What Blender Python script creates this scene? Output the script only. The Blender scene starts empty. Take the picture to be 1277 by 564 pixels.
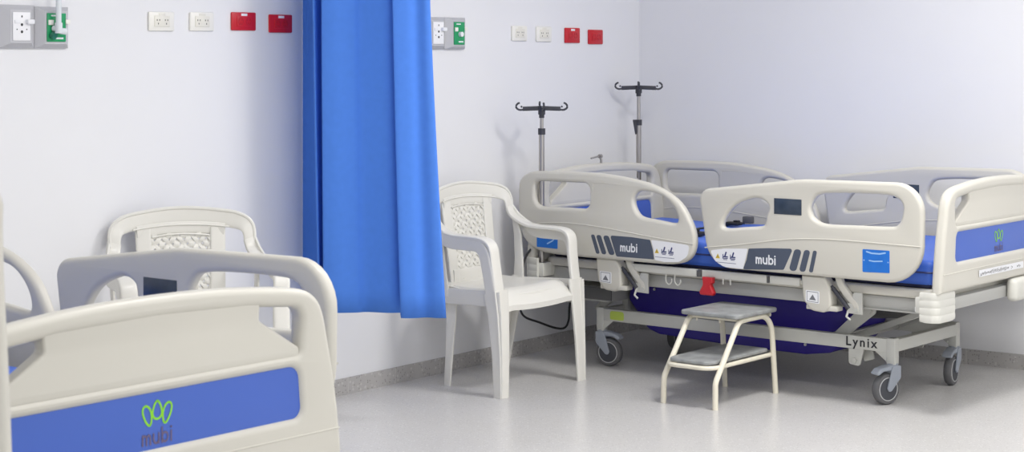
import bpy, bmesh, math, random
from mathutils import Vector, Matrix
random.seed(4)
SC = bpy.context.scene
COL = SC.collection
R = math.radians
F_PX, CX, YH, CAM_H = 2278.0, 638.5, 66.0, 1.4
BED_A, ROOM_A = R(38.8), math.atan(1699 / 2278)

# ------------------------------------------------------------------ frames
def world(l, w, ang=BED_A, z=0.0):
    """room coordinates measured along / across the beds -> world"""
    return Vector((math.cos(ang) * l + math.sin(ang) * w, -math.sin(ang) * l + math.cos(ang) * w, z))

# ------------------------------------------------------------------ materials
def srgb(r, g, b):
    def c(v):
        v /= 255.0
        return v / 12.92 if v <= 0.04045 else ((v + 0.055) / 1.055) ** 2.4
    return (c(r), c(g), c(b), 1.0)

def mat(name, col, rough=0.5, metal=0.0, noise=0.0, nscale=30.0, bump=0.0, bscale=200.0, spec=0.5, emit=None):
    m = bpy.data.materials.new(name); m.use_nodes = True
    nt = m.node_tree; b = nt.nodes['Principled BSDF']
    b.inputs['Base Color'].default_value = col
    b.inputs['Roughness'].default_value = rough
    b.inputs['Metallic'].default_value = metal
    b.inputs['Specular IOR Level'].default_value = spec
    tc = nt.nodes.new('ShaderNodeTexCoord')
    if noise:
        n = nt.nodes.new('ShaderNodeTexNoise'); n.inputs['Scale'].default_value = nscale; n.inputs['Detail'].default_value = 4
        nt.links.new(tc.outputs['Object'], n.inputs['Vector'])
        r = nt.nodes.new('ShaderNodeValToRGB')
        r.color_ramp.elements[0].position = 0.3; r.color_ramp.elements[1].position = 0.7
        r.color_ramp.elements[0].color = tuple(c * (1 - noise) for c in col[:3]) + (1,)
        r.color_ramp.elements[1].color = tuple(min(1, c * (1 + noise * 0.5)) for c in col[:3]) + (1,)
        nt.links.new(n.outputs['Fac'], r.inputs['Fac']); nt.links.new(r.outputs['Color'], b.inputs['Base Color'])
    if bump:
        n2 = nt.nodes.new('ShaderNodeTexNoise'); n2.inputs['Scale'].default_value = bscale; n2.inputs['Detail'].default_value = 3
        nt.links.new(tc.outputs['Object'], n2.inputs['Vector'])
        bp = nt.nodes.new('ShaderNodeBump'); bp.inputs['Strength'].default_value = bump; bp.inputs['Distance'].default_value = 0.002
        nt.links.new(n2.outputs['Fac'], bp.inputs['Height']); nt.links.new(bp.outputs['Normal'], b.inputs['Normal'])
    if emit:
        b.inputs['Emission Color'].default_value = (1, 1, 1, 1); b.inputs['Emission Strength'].default_value = emit
    return m

def terrazzo(name, base, speck_dark, speck_light, scale, rough, amount=0.32):
    m = bpy.data.materials.new(name); m.use_nodes = True
    nt = m.node_tree; b = nt.nodes['Principled BSDF']; L = nt.links.new
    tc = nt.nodes.new('ShaderNodeTexCoord')
    def speck(sc, thr):
        v = nt.nodes.new('ShaderNodeTexVoronoi'); v.inputs['Scale'].default_value = sc
        L(tc.outputs['Object'], v.inputs['Vector'])
        sep = nt.nodes.new('ShaderNodeSeparateColor'); L(v.outputs['Color'], sep.inputs['Color'])
        a = nt.nodes.new('ShaderNodeMath'); a.operation = 'LESS_THAN'; a.inputs[1].default_value = thr; L(sep.outputs['Red'], a.inputs[0])
        d = nt.nodes.new('ShaderNodeMath'); d.operation = 'LESS_THAN'; d.inputs[1].default_value = 0.42; L(v.outputs['Distance'], d.inputs[0])
        mu = nt.nodes.new('ShaderNodeMath'); mu.operation = 'MULTIPLY'; L(a.outputs[0], mu.inputs[0]); L(d.outputs[0], mu.inputs[1])
        return mu.outputs[0]
    n = nt.nodes.new('ShaderNodeTexNoise'); n.inputs['Scale'].default_value = 2.2; n.inputs['Detail'].default_value = 5
    L(tc.outputs['Object'], n.inputs['Vector'])
    r = nt.nodes.new('ShaderNodeValToRGB'); r.color_ramp.elements[0].position = 0.32; r.color_ramp.elements[1].position = 0.7
    r.color_ramp.elements[0].color = tuple(c * 0.93 for c in base[:3]) + (1,); r.color_ramp.elements[1].color = base
    L(n.outputs['Fac'], r.inputs['Fac'])
    mx = nt.nodes.new('ShaderNodeMix'); mx.data_type = 'RGBA'; L(speck(scale, amount), mx.inputs['Factor'])
    L(r.outputs['Color'], mx.inputs['A']); mx.inputs['B'].default_value = speck_dark
    mx2 = nt.nodes.new('ShaderNodeMix'); mx2.data_type = 'RGBA'; L(speck(scale * 0.6, amount), mx2.inputs['Factor'])
    L(mx.outputs['Result'], mx2.inputs['A']); mx2.inputs['B'].default_value = speck_light
    L(mx2.outputs['Result'], b.inputs['Base Color'])
    b.inputs['Roughness'].default_value = rough
    return m

M = dict(
    wall=mat('painted_white_wall', srgb(229, 229, 231), 0.55, noise=0.02, nscale=1.5),
    ceiling=mat('ceiling_white', srgb(235, 235, 235), 0.8),
    floor=terrazzo('terrazzo_floor', srgb(205, 203, 201), srgb(178, 176, 174), srgb(216, 215, 213), 170, 0.28, 0.16),
    base=terrazzo('terrazzo_baseboard', srgb(180, 177, 175), srgb(146, 142, 140), srgb(192, 190, 187), 120, 0.5, 0.2),
    grout=mat('pale_grout', srgb(200, 198, 194), 0.8),
    abs=mat('cream_plastic', srgb(203, 200, 190), 0.38, bump=0.03, bscale=600),
    abs_l=mat('light_cream_plastic', srgb(212, 211, 203), 0.4),
    blue=mat('blue_band', srgb(66, 100, 190), 0.4),
    sheet=mat('blue_mattress_cover', srgb(66, 110, 214), 0.45, noise=0.06, nscale=9, bump=0.25, bscale=14),
    steel=mat('painted_grey_steel', srgb(176, 176, 172), 0.45),
    steel_d=mat('dark_grey_steel', srgb(92, 92, 92), 0.5),
    base_w=mat('base_frame_paint', srgb(190, 190, 184), 0.45),
    indigo=mat('indigo_plastic', srgb(38, 20, 132), 0.45),
    black=mat('black_rubber', srgb(26, 26, 30), 0.5),
    char=mat('charcoal_plastic', srgb(52, 53, 62), 0.45),
    tyre=mat('grey_tyre', srgb(96, 96, 98), 0.6),
    hub=mat('dark_wheel_disc', srgb(66, 68, 74), 0.5),
    ring=mat('pale_wheel_ring', srgb(190, 190, 190), 0.4),
    fork=mat('blue_grey_fork', srgb(150, 156, 166), 0.45),
    chrome=mat('brushed_steel', srgb(176, 172, 168), 0.3, metal=0.9),
    logo_dark=mat('slate_print', srgb(74, 82, 98), 0.45),
    white_p=mat('white_print', srgb(232, 233, 236), 0.5),
    navy=mat('navy_print', srgb(48, 56, 110), 0.5),
    grey_p=mat('grey_print', srgb(110, 112, 118), 0.5),
    ink=mat('dark_print', srgb(36, 36, 40), 0.5),
    yellow=mat('yellow_print', srgb(210, 180, 40), 0.5),
    stick=mat('bright_blue_sticker', srgb(30, 112, 205), 0.35, noise=0.15, nscale=12),
    stick_l=mat('pale_blue_print', srgb(150, 190, 235), 0.4),
    navy_f=mat('navy_mattress_fabric', srgb(24, 28, 66), 0.6),
    green_p=mat('lime_print', srgb(140, 215, 40), 0.5),
    mauve=mat('faded_grey_print', srgb(98, 88, 122), 0.5),
    lime=mat('lime_sticker', srgb(176, 196, 84), 0.6),
    red=mat('red_plastic', srgb(190, 34, 44), 0.4),
    redp=mat('red_outlet_plastic', srgb(196, 26, 40), 0.4),
    red_line=mat('red_outlet_face', srgb(168, 22, 34), 0.45),
    outlet=mat('white_outlet_plastic', srgb(236, 234, 226), 0.4),
    outlet_f=mat('white_outlet_face', srgb(228, 225, 214), 0.4),
    grey_box=mat('grey_panel_paint', srgb(188, 188, 192), 0.4, metal=0.1),
    medic_w=mat('white_gas_plate', srgb(238, 238, 240), 0.4),
    green=mat('green_gas_plate', srgb(14, 150, 92), 0.4),
    green_d=mat('dark_green_plastic', srgb(30, 110, 84), 0.4),
    clear=mat('clear_plastic', srgb(220, 225, 228), 0.2),
    display=mat('dark_display', srgb(54, 66, 82), 0.25, noise=0.2, nscale=30),
    resin=mat('white_resin', srgb(221, 219, 212), 0.3),
    stool_t=mat('worn_grey_tread', srgb(150, 152, 152), 0.5, noise=0.28, nscale=22, bump=0.1),
    stool_m=mat('cream_paint_tube', srgb(228, 222, 204), 0.4),
    curtain=mat('blue_curtain_fabric', srgb(80, 133, 226), 0.75, noise=0.03, nscale=40, bump=0.05, bscale=900, spec=0.2),
    lamp=mat('added_panel_diffuser', (1, 1, 1, 1), 0.5, emit=6.0),
    alu=mat('white_aluminium', srgb(220, 220, 220), 0.4),
)

# ------------------------------------------------------------------ mesh helpers
class MB:
    def __init__(s): s.v = []; s.f = []
    def add(s, vs, fs, m=None):
        o = len(s.v)
        s.v += [(m @ Vector(p)) if m else Vector(p) for p in vs]
        s.f += [tuple(i + o for i in f) for f in fs]
        return s
    def box(s, lo, hi, bev=0.0, m=None, seg=2):
        bm = bmesh.new(); bmesh.ops.create_cube(bm, size=1)
        c = [(a + b) / 2 for a, b in zip(lo, hi)]; d = [abs(b - a) for a, b in zip(lo, hi)]
        for v in bm.verts: v.co = Vector((c[0] + v.co.x * d[0], c[1] + v.co.y * d[1], c[2] + v.co.z * d[2]))
        if bev: bmesh.ops.bevel(bm, geom=bm.edges[:], offset=min(bev, min(d) * 0.49), segments=seg, profile=0.5, affect='EDGES')
        s.bm(bm, m); return s
    def bm(s, bm, m=None):
        bm.verts.index_update()
        s.add([v.co.copy() for v in bm.verts], [[v.index for v in f.verts] for f in bm.faces], m); bm.free(); return s
    def cyl(s, a, b, r, r2=None, n=20):
        return s.tube([a, b], [r, r if r2 is None else r2], n)
    def tube(s, pts, r, n=12, closed=False):
        pts = [Vector(p) for p in pts]; k = len(pts)
        rs = r if isinstance(r, (list, tuple)) else [r] * k
        t0 = (pts[1] - pts[0]).normalized()
        u = t0.orthogonal().normalized(); o = len(s.v)
        for i, p in enumerate(pts):
            if closed: t = pts[(i + 1) % k] - pts[i - 1]
            else: t = pts[min(i + 1, k - 1)] - pts[max(i - 1, 0)]
            t.normalize(); u = (u - t * u.dot(t)).normalized(); w = t.cross(u)
            for j in range(n):
                a = 2 * math.pi * j / n
                s.v.append(p + (u * math.cos(a) + w * math.sin(a)) * rs[i])
        for i in range(k if closed else k - 1):
            for j in range(n):
                a, b = o + i * n, o + ((i + 1) % k) * n
                s.f.append((a + j, a + (j + 1) % n, b + (j + 1) % n, b + j))
        if not closed:
            s.f.append(tuple(o + j for j in reversed(range(n)))); s.f.append(tuple(o + (k - 1) * n + j for j in range(n)))
        return s
    def sweep(s, pts, wides, ws, ts, n=16, e=0.45):
        """rounded-rectangle section swept along pts; wides = direction of the wide side at each point"""
        pts = [Vector(p) for p in pts]; k = len(pts); o = len(s.v)
        if not isinstance(wides, list): wides = [wides] * k
        if not isinstance(ws, list): ws = [ws] * k
        if not isinstance(ts, list): ts = [ts] * k
        for i, p in enumerate(pts):
            t = (pts[min(i + 1, k - 1)] - pts[max(i - 1, 0)]).normalized()
            u = Vector(wides[i]); u = (u - t * u.dot(t)).normalized(); w = t.cross(u)
            for j in range(n):
                a = 2 * math.pi * (j + 0.5) / n; ca, sa = math.cos(a), math.sin(a)
                x = math.copysign(abs(ca) ** e, ca) * ws[i] / 2; y = math.copysign(abs(sa) ** e, sa) * ts[i] / 2
                s.v.append(p + u * x + w * y)
        for i in range(k - 1):
            for j in range(n):
                a, b = o + i * n, o + (i + 1) * n
                s.f.append((a + j, a + (j + 1) % n, b + (j + 1) % n, b + j))
        s.f.append(tuple(o + j for j in reversed(range(n)))); s.f.append(tuple(o + (k - 1) * n + j for j in range(n)))
        return s
    def plate(s, outlines, thick, bev, fm, seg=3):
        """2D outlines (first outer, rest holes) given a thickness with rounded rims; fm maps local xyz (z = thickness axis) """
        cu = bpy.data.curves.new('tmp', 'CURVE'); cu.dimensions = '2D'; cu.fill_mode = 'BOTH'
        cu.extrude = max(thick / 2 - bev, 0.00001); cu.bevel_depth = bev; cu.bevel_resolution = seg; cu.offset = -bev
        for ol in outlines:
            sp = cu.splines.new('POLY'); sp.points.add(len(ol) - 1)
            for q, p in zip(sp.points, ol): q.co = (p[0], p[1], 0, 1)
            sp.use_cyclic_u = True
        ob = bpy.data.objects.new('tmp', cu); COL.objects.link(ob)
        dg = bpy.context.evaluated_depsgraph_get(); dg.update()
        me = bpy.data.meshes.new_from_object(ob.evaluated_get(dg))
        s.add([v.co.copy() for v in me.vertices], [tuple(p.vertices) for p in me.polygons], fm)
        bpy.data.objects.remove(ob); bpy.data.curves.remove(cu); bpy.data.meshes.remove(me)
        return s
    def lathe(s, prof, n=32, m=None):
        vs = []; fs = []
        for r, z in prof:
            for j in range(n):
                a = 2 * math.pi * j / n; vs.append((r * math.cos(a), r * math.sin(a), z))
        for i in range(len(prof) - 1):
            for j in range(n): fs.append((i * n + j, i * n + (j + 1) % n, (i + 1) * n + (j + 1) % n, (i + 1) * n + j))
        fs.append(tuple(reversed(range(n)))); fs.append(tuple((len(prof) - 1) * n + j for j in range(n)))
        return s.add(vs, fs, m)
    def build(s, name, m, parent=None, smooth=True, ang=35, label=None):
        me = bpy.data.meshes.new(name)
        me.from_pydata([tuple(v) for v in s.v], [], s.f)
        bm = bmesh.new(); bm.from_mesh(me); bmesh.ops.remove_doubles(bm, verts=bm.verts, dist=1e-6)
        bmesh.ops.recalc_face_normals(bm, faces=bm.faces); bm.to_mesh(me); bm.free()
        if smooth:
            me.shade_smooth(); me.set_sharp_from_angle(angle=R(ang))
        me.materials.append(M[m])
        o = bpy.data.objects.new(name, me); COL.objects.link(o)
        if parent: o.parent = parent
        if label: o['label'] = label
        return o

def thing(name, label, cat, loc=(0, 0, 0), rz=0.0, group=None):
    o = bpy.data.objects.new(name, None); COL.objects.link(o); o.empty_display_size = 0.1
    o.location = loc; o.rotation_euler = (0, 0, rz); o['label'] = label; o['category'] = cat
    if group: o['group'] = group
    return o
def tag(o, label, cat, group=None, kind=None):
    o['label'] = label; o['category'] = cat
    if group: o['group'] = group
    if kind: o['kind'] = kind
    return o
def structure(o, label=None):
    o['kind'] = 'structure'
    if label: o['label'] = label
    return o
def copy_tree(o, parent=None):
    c = o.copy(); COL.objects.link(c); c.parent = parent
    for ch in list(o.children): copy_tree(ch, c)
    return c

def catmull(pts, k=5, closed=True):
    n = len(pts); out = []
    V = [Vector(p) for p in pts]
    for i in range(n if closed else n - 1):
        if closed: a, b, c, d = V[i - 1], V[i], V[(i + 1) % n], V[(i + 2) % n]
        else: a, b, c, d = V[max(i - 1, 0)], V[i], V[i + 1], V[min(i + 2, n - 1)]
        for j in range(k):
            t = j / k
            out.append(0.5 * ((2 * b) + (c - a) * t + (2 * a - 5 * b + 4 * c - d) * t * t + (3 * b - a - 3 * c + d) * t ** 3))
    if not closed: out.append(V[-1])
    return out
def fillet(vs, seg=6):
    """polygon [(x, y, r)] with rounded corners"""
    out = []; n = len(vs)
    for i in range(n):
        p = Vector(vs[i][:2]); r = vs[i][2] if len(vs[i]) > 2 else 0
        a = Vector(vs[i - 1][:2]) - p; b = Vector(vs[(i + 1) % n][:2]) - p
        if r <= 0: out.append(p); continue
        la, lb = a.length, b.length; a.normalize(); b.normalize()
        ang = a.angle(b); d = min(r / math.tan(ang / 2), la * 0.48, lb * 0.48); r = d * math.tan(ang / 2)
        c = p + (a + b).normalized() * (r / math.sin(ang / 2))
        p1, p2 = p + a * d - c, p + b * d - c
        tot = math.atan2(p1.x * p2.y - p1.y * p2.x, p1.dot(p2))
        for j in range(seg + 1):
            th = tot * j / seg
            out.append(c + Vector((p1.x * math.cos(th) - p1.y * math.sin(th), p1.x * math.sin(th) + p1.y * math.cos(th))))
    return out
# plane maps
def XZ(y): return Matrix(((1, 0, 0, 0), (0, 0, 1, y), (0, 1, 0, 0), (0, 0, 0, 1)))        # 2D (x,z) at given y
def YZ(x): return Matrix(((0, 0, 1, x), (1, 0, 0, 0), (0, 1, 0, 0), (0, 0, 0, 1)))        # 2D (y,z) at given x
def XY(z): return Matrix.Translation((0, 0, z))

# flat lettering made of rounded strokes
LET = {
    'm': ([[(0, 0), (0, 1)], [(0, .55), (.06, .82), (.25, .97), (.46, .86), (.5, .6), (.5, 0)], [(.5, .6), (.56, .84), (.76, .97), (.96, .86), (1, .6), (1, 0)]], 1.42),
    'u': ([[(0, 1), (0, .4), (.1, .12), (.35, .0), (.6, .12), (.7, .4), (.7, 1)], [(.7, .5), (.7, 0)]], 1.12),
    'b': ([[(0, 0), (0, 1.5)], [(0, .5), (.1, .84), (.38, 1.0), (.68, .84), (.78, .5), (.68, .16), (.38, 0), (.1, .16), (0, .5)]], 1.2),
    'i': ([[(0, 0), (0, 1)], [(0, 1.38), (0, 1.44)]], .5),
}
def stroke(mb, pts, wd, fm):
    pts = [Vector(p) for p in pts]
    for a, b in zip(pts, pts[1:]):
        d = (b - a).normalized(); nrm = Vector((-d.y, d.x)) * wd / 2
        mb.add([(p.x, p.y, 0) for p in (a + nrm, a - nrm, b - nrm, b + nrm)], [(0, 1, 2, 3)], fm)
    for p in pts:
        mb.add([(p.x + math.cos(t) * wd / 2, p.y + math.sin(t) * wd / 2, 0.00003) for t in [2 * math.pi * k / 12 for k in range(12)]], [tuple(range(12))], fm)
def word(mb, text, x0, y0, xh, fm, wd=0.3, flip=1, slant=0.0):
    x = 0
    for ch in text:
        sts, adv = LET[ch]
        for st in sts:
            stroke(mb, [(x0 + flip * (x + p[0] + slant * p[1]) * xh, y0 + p[1] * xh) for p in st], wd * xh, fm)
        x += adv
def font_text(name, text, size, m, parent, mtx, spacing=1.0, bold=0.0, thick=0.0004):
    cu = bpy.data.curves.new('tmp', 'FONT'); cu.body = text; cu.size = size; cu.extrude = thick; cu.offset = bold
    cu.space_character = spacing; cu.align_x = 'CENTER'; cu.align_y = 'CENTER'
    ob = bpy.data.objects.new('tmp', cu); COL.objects.link(ob)
    dg = bpy.context.evaluated_depsgraph_get(); dg.update()
    me = bpy.data.meshes.new_from_object(ob.evaluated_get(dg))
    mb = MB(); mb.add([v.co.copy() for v in me.vertices], [tuple(p.vertices) for p in me.polygons], mtx)
    bpy.data.objects.remove(ob); bpy.data.curves.remove(cu); bpy.data.meshes.remove(me)
    return mb.build(name, m, parent, smooth=False)

# ================================================================== ROOM
WA, WB = -5.027, 7.82                       # planes of the two walls in the room frame
def RM(l, w, z=0.0): return world(l, w, ROOM_A, z)
def room_box(l0, l1, w0, w1, z0, z1):
    mb = MB(); vs = [RM(l, w, z) for z in (z0, z1) for l, w in ((l0, w0), (l1, w0), (l1, w1), (l0, w1))]
    mb.add(vs, [(3, 2, 1, 0), (4, 5, 6, 7), (0, 1, 5, 4), (1, 2, 6, 5), (2, 3, 7, 6), (3, 0, 4, 7)]); return mb
CEIL = 2.75
structure(room_box(WA - .12, 3.2, -3.0, WB + .12, -.1, 0).build('floor', 'floor', smooth=False), 'pale speckled terrazzo floor')
structure(room_box(WA - .12, WA, -3.0, WB + .12, 0, CEIL).build('wall_left', 'wall', smooth=False), 'white wall with the sockets')
structure(room_box(WA, 3.2, WB, WB + .12, 0, CEIL).build('wall_right', 'wall', smooth=False), 'white wall behind the bed')
structure(room_box(WA - .12, 3.2, -3.0, WB + .12, CEIL, CEIL + .1).build('ceiling', 'ceiling', smooth=False))
bb = room_box(WA, WA + .010, -3.0, WB, 0, .067); structure(bb.build('baseboard_left', 'base', smooth=False))
bb = room_box(WA + .010, 3.2, WB - .010, WB, 0, .067); structure(bb.build('baseboard_right', 'base', smooth=False))
jt = MB()
for k in range(34):
    w = -2.2 + k * .30
    if w < WB - .02: b_ = room_box(WA + .010, WA + .0106, w, w + .003, 0, .067); jt.add(b_.v, b_.f)
structure(jt.build('trim_1', 'grout', smooth=False), 'pale grout joints of the left baseboard')
jt = MB()
for k in range(26):
    l = WA + .25 + k * .30
    b_ = room_box(l, l + .003, WB - .0106, WB - .010, 0, .067); jt.add(b_.v, b_.f)
structure(jt.build('trim_2', 'grout', smooth=False), 'pale grout joints of the right baseboard')

# ================================================================== BED
FY = .54                                    # outer face of the side rails
FOOT = fillet([(-.034, .828, .05), (.46, .892, .5), (.992, .899, .115), (.985, .506, .15), (.02, .508, .125)], 8)
FH1 = catmull([(.088, .69), (.112, .735), (.154, .773), (.218, .799), (.262, .804), (.295, .79), (.308, .765), (.296, .737), (.292, .71), (.274, .693), (.19, .683), (.106, .674)], 4)
FH2 = catmull([(.501, .781), (.516, .814), (.55, .836), (.652, .845), (.80, .847), (.868, .841), (.903, .812), (.899, .76), (.882, .733), (.85, .724), (.70, .72), (.57, .718), (.52, .735), (.503, .757)], 4)
HEAD = catmull([(-.994, .72), (-.994, .785), (-.986, .826), (-.949, .857), (-.892, .870), (-.80, .873), (-.704, .875), (-.60, .876), (-.50, .872), (-.40, .862), (-.293, .845), (-.201, .815), (-.124, .767), (-.078, .705), (-.053, .652), (-.047, .60), (-.062, .55), (-.098, .52), (-.162, .505), (-.26, .502), (-.40, .502), (-.55, .502), (-.70, .503), (-.84, .508), (-.92, .53), (-.97, .575), (-.99, .64)], 3)
HH1 = fillet([(-.902, .712, .045), (-.902, .826, .03), (-.594, .829, .035), (-.594, .716, .035)], 5)
HH2 = catmull([(-.362, .765), (-.345, .797), (-.307, .808), (-.227, .796), (-.175, .766), (-.143, .728), (-.134, .693), (-.155, .680), (-.24, .688), (-.32, .698), (-.352, .727)], 4)

def decal(pts, m, parent, side, name, lift=.0006, label=None):
    mb = MB(); y = side * (FY + lift)
    mb.plate([pts], .0006, 0, XZ(y)); return mb.build(name, m, parent, smooth=False, label=label)
def bed_pictogram(mb, x, z, s, fm):
    stroke(mb, [(x, z), (x + s * .9, z)], s * .14, fm); stroke(mb, [(x + .1 * s, z + .25 * s), (x + .9 * s, z + .25 * s)], s * .2, fm)
    stroke(mb, [(x + .05 * s, z + .05 * s), (x + .05 * s, z + .6 * s)], s * .14, fm)
    stroke(mb, [(x + .4 * s, z + .3 * s), (x + .62 * s, z + .95 * s)], s * .26, fm); stroke(mb, [(x + .15 * s, z - .2 * s), (x + .8 * s, z - .2 * s)], s * .1, fm)

def rail(kind, side, bed):
    """kind head/foot, side -1 near, +1 far"""
    foot = kind == 'foot'
    yc = side * (FY - .019)
    mb = MB()
    mb.plate([FOOT, FH1, FH2] if foot else [HEAD, HH1, HH2], .038, .015, XZ(yc), seg=4)
    # raised bead that separates the lower belt, on both faces
    cr = [(.004, .588), (.14, .606), (.282, .629), (.408, .648), (.52, .656), (.652, .659), (.982, .655)] if foot else \
         [(-.985, .618), (-.85, .640), (-.74, .647), (-.634, .646), (-.495, .637), (-.293, .617), (-.15, .605), (-.055, .598)]
    c2 = catmull(cr, 6, closed=False)
    for sd in (side, -side):
        yy = yc + sd * .0185
        mb.tube([(p.x, yy, p.y) for p in c2], .0028, 6)
    if not foot:
        for sd in (side, -side):
            mb.tube([(p[0], yc + sd * .0188, p[1]) for p in ((-.575, .80), (-.575, .832), (-.54, .836), (-.42, .83))], .0016, 6)
    r = mb.build('side_rail', 'abs', bed)
    if foot:
        for sd in (side, -side):
            y = yc + sd * .0192
            MB().box((.336, y - .0012, .747), (.463, y + .0012, .811), .001).build('display', 'display', r, label='dark rectangular display')
    if side < 0:
        o = side
        if foot:
            decal(fillet([(.03, .578, .008), (.10, .590, .05), (.212, .597, .004), (.200, .55, .01), (.190, .512, .004), (.10, .514, .05), (.055, .535, .03)], 5), 'white_p', r, o, 'instruction_label', label='white label with warning triangle and pictograms')
            decal(fillet([(.217, .598, .004), (.31, .606, .2), (.424, .611, .008), (.381, .523, .010), (.190, .511, .004), (.206, .55, .03)], 5), 'logo_dark', r, o, 'logo_plate')
            for a, b, c, wd in ((.448, .421, 0, .034), (.490, .465, 0, .028), (.525, .505, 0, .018)):
                decal(fillet([(a - wd / 2, .610, wd * .45), (a + wd / 2, .610, wd * .45), (b + wd / 2, .522, wd * .45), (b - wd / 2, .522, wd * .45)], 5), 'logo_dark', r, o, 'slash_mark')
            st = decal(fillet([(.735, .631, .004), (.852, .632, .004), (.852, .545, .004), (.735, .541, .004)], 3), 'stick', r, o, 'blue_sticker')
            tx, tz, ts = .255, .541, .0225; tri = (.068, .548)
            px = .092; sx = .735
        else:
            decal(fillet([(-.267, .602, .004), (-.16, .598, .05), (-.072, .592, .012), (-.082, .545, .04), (-.125, .518, .03), (-.20, .513, .02), (-.247, .519, .004), (-.253, .56, .03)], 5), 'white_p', r, o, 'instruction_label', label='white label with warning triangle and pictograms')
            decal(fillet([(-.482, .608, .008), (-.37, .608, .3), (-.272, .602, .004), (-.258, .56, .03), (-.251, .520, .004), (-.448, .519, .010)], 5), 'logo_dark', r, o, 'logo_plate')
            for a, b, wd in ((-.576, -.546, .020), (-.545, -.512, .026), (-.506, -.470, .032)):
                decal(fillet([(a - wd / 2, .606, wd * .45), (a + wd / 2, .606, wd * .45), (b + wd / 2, .524, wd * .45), (b - wd / 2, .524, wd * .45)], 5), 'logo_dark', r, o, 'slash_mark')
            decal(fillet([(-.885, .594, .004), (-.768, .590, .004), (-.768, .530, .004), (-.885, .532, .004)], 3), 'stick', r, o, 'blue_sticker')
            tx, tz, ts = -.423, .545, .0215; tri = (-.237, .548); px = -.213; sx = -.885
        fm = XZ(o * (FY + .0012))
        mb = MB(); word(mb, 'mubi', tx - .002, tz, ts * 1.04, fm, .27); mb.build('logo_lettering', 'white_p', r, smooth=False)
        mb = MB(); mb.add([(tri[0] - .011, tri[1], 0), (tri[0] + .011, tri[1], 0), (tri[0], tri[1] + .02, 0)], [(0, 1, 2)], fm); mb.build('warning_triangle', 'yellow', r, smooth=False)
        mb = MB(); stroke(mb, [(tri[0], tri[1] + .005), (tri[0], tri[1] + .012)], .002, XZ(o * (FY + .0016))); bed_pictogram(mb, px, tri[1] + .002, .026, fm); bed_pictogram(mb, px + .036, tri[1] + .002, .026, fm)
        stroke(mb, [(tri[0] - .008, tri[1] - .016), (tri[0] + .088, tri[1] - .017)], .0018, fm)
        mb.build('pictograms', 'navy', r, smooth=False)
        mb = MB()
        stroke(mb, [(sx + .018, .622), (sx + .04, .617), (sx + .075, .617), (sx + .098, .622)] if foot else [(sx + .06, .55), (sx + .09, .565), (sx + .105, .582)], .006, fm)
        stroke(mb, [(sx + .03, .588), (sx + .05, .586), (sx + .085, .589)] if foot else [(sx + .02, .583), (sx + .06, .58)], .005, fm)
        stroke(mb, [(sx + .006, .588), (sx + .007, .588)], .006, fm); stroke(mb, [(sx + .110, .586), (sx + .111, .586)], .006, fm)
        mb.build('sticker_print', 'stick_l', r, smooth=False)
    return r

def end_board(x, sgn, dz, name, bed):
    """footboard (sgn +1, outer face towards +x) or headboard (-1)"""
    half = [(0, .902), (.10, .901), (.20, .897), (.30, .889), (.38, .880), (.43, .868), (.462, .845), (.480, .81), (.492, .76), (.510, .68), (.524, .60), (.534, .52)]
    pts = catmull([(y, z + dz) for y, z in reversed([(-a, b) for a, b in half[1:]])] + [(y, z + dz) for y, z in half], 3, closed=False)
    out = pts + [Vector((.537, .478 + dz)), Vector((-.537, .478 + dz))]
    opn = fillet([(-.405, .733 + dz, .014), (-.411, .834 + dz, .03), (-.25, .851 + dz, .3), (0, .858 + dz, .8), (.25, .851 + dz, .3), (.411, .834 + dz, .03), (.405, .733 + dz, .014)], 5)
    band = fillet([(-.408, .592 + dz, .022), (-.398, .704 + dz, .028), (.398, .704 + dz, .028), (.408, .592 + dz, .022)], 6)
    mb = MB(); mb.plate([out, opn, band], .046, .017, YZ(x), seg=5)
    mb.plate([fillet([(-.40, .725 + dz), (-.404, .746 + dz, .01), (-.281, .820 + dz, .012), (-.288, .885 + dz), (.288, .885 + dz), (.281, .820 + dz, .012), (.404, .746 + dz, .01), (.40, .725 + dz)], 4)], 0.036, .007, YZ(x))
    xo = x + sgn * .0225
    mb.tube([(xo, y, .553 + dz - .004 * abs(y)) for y in [-.522 + .058 * k for k in range(19)]], .0025, 6)
    b = mb.build(name, 'abs', bed)
    MB().plate([fillet([(-.425, .58 + dz), (-.42, .72 + dz), (.42, .72 + dz), (.425, .58 + dz)], 4)], .028, .002, YZ(x)).build('blue_band', 'blue', b)
    if sgn > 0:
        fm = YZ(x + .0150)
        mb = MB()
        def ring(cy, cz, w, h, lean, taper):
            q = []
            for k in range(25):
                a = 2 * math.pi * k / 24; yy = math.cos(a); zz = math.sin(a)
                q.append((cy + w * yy * (1 + taper * zz) + lean * zz, cz + h * zz))
            stroke(mb, q, .0046, fm)
        ring(-.0255, .660, .0105, .0205, -.005, .25); ring(.0, .669, .0115, .0185, 0, -.35); ring(.0255, .660, .0105, .0205, .005, .25)
        mb.build('logo_mark', 'green_p', b, smooth=False, label='lime green looped emblem')
        mb = MB(); word(mb, 'mubi', -.038, .601, .0200, fm, .22); mb.build('logo_lettering', 'mauve', b, smooth=False)
    return b

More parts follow.
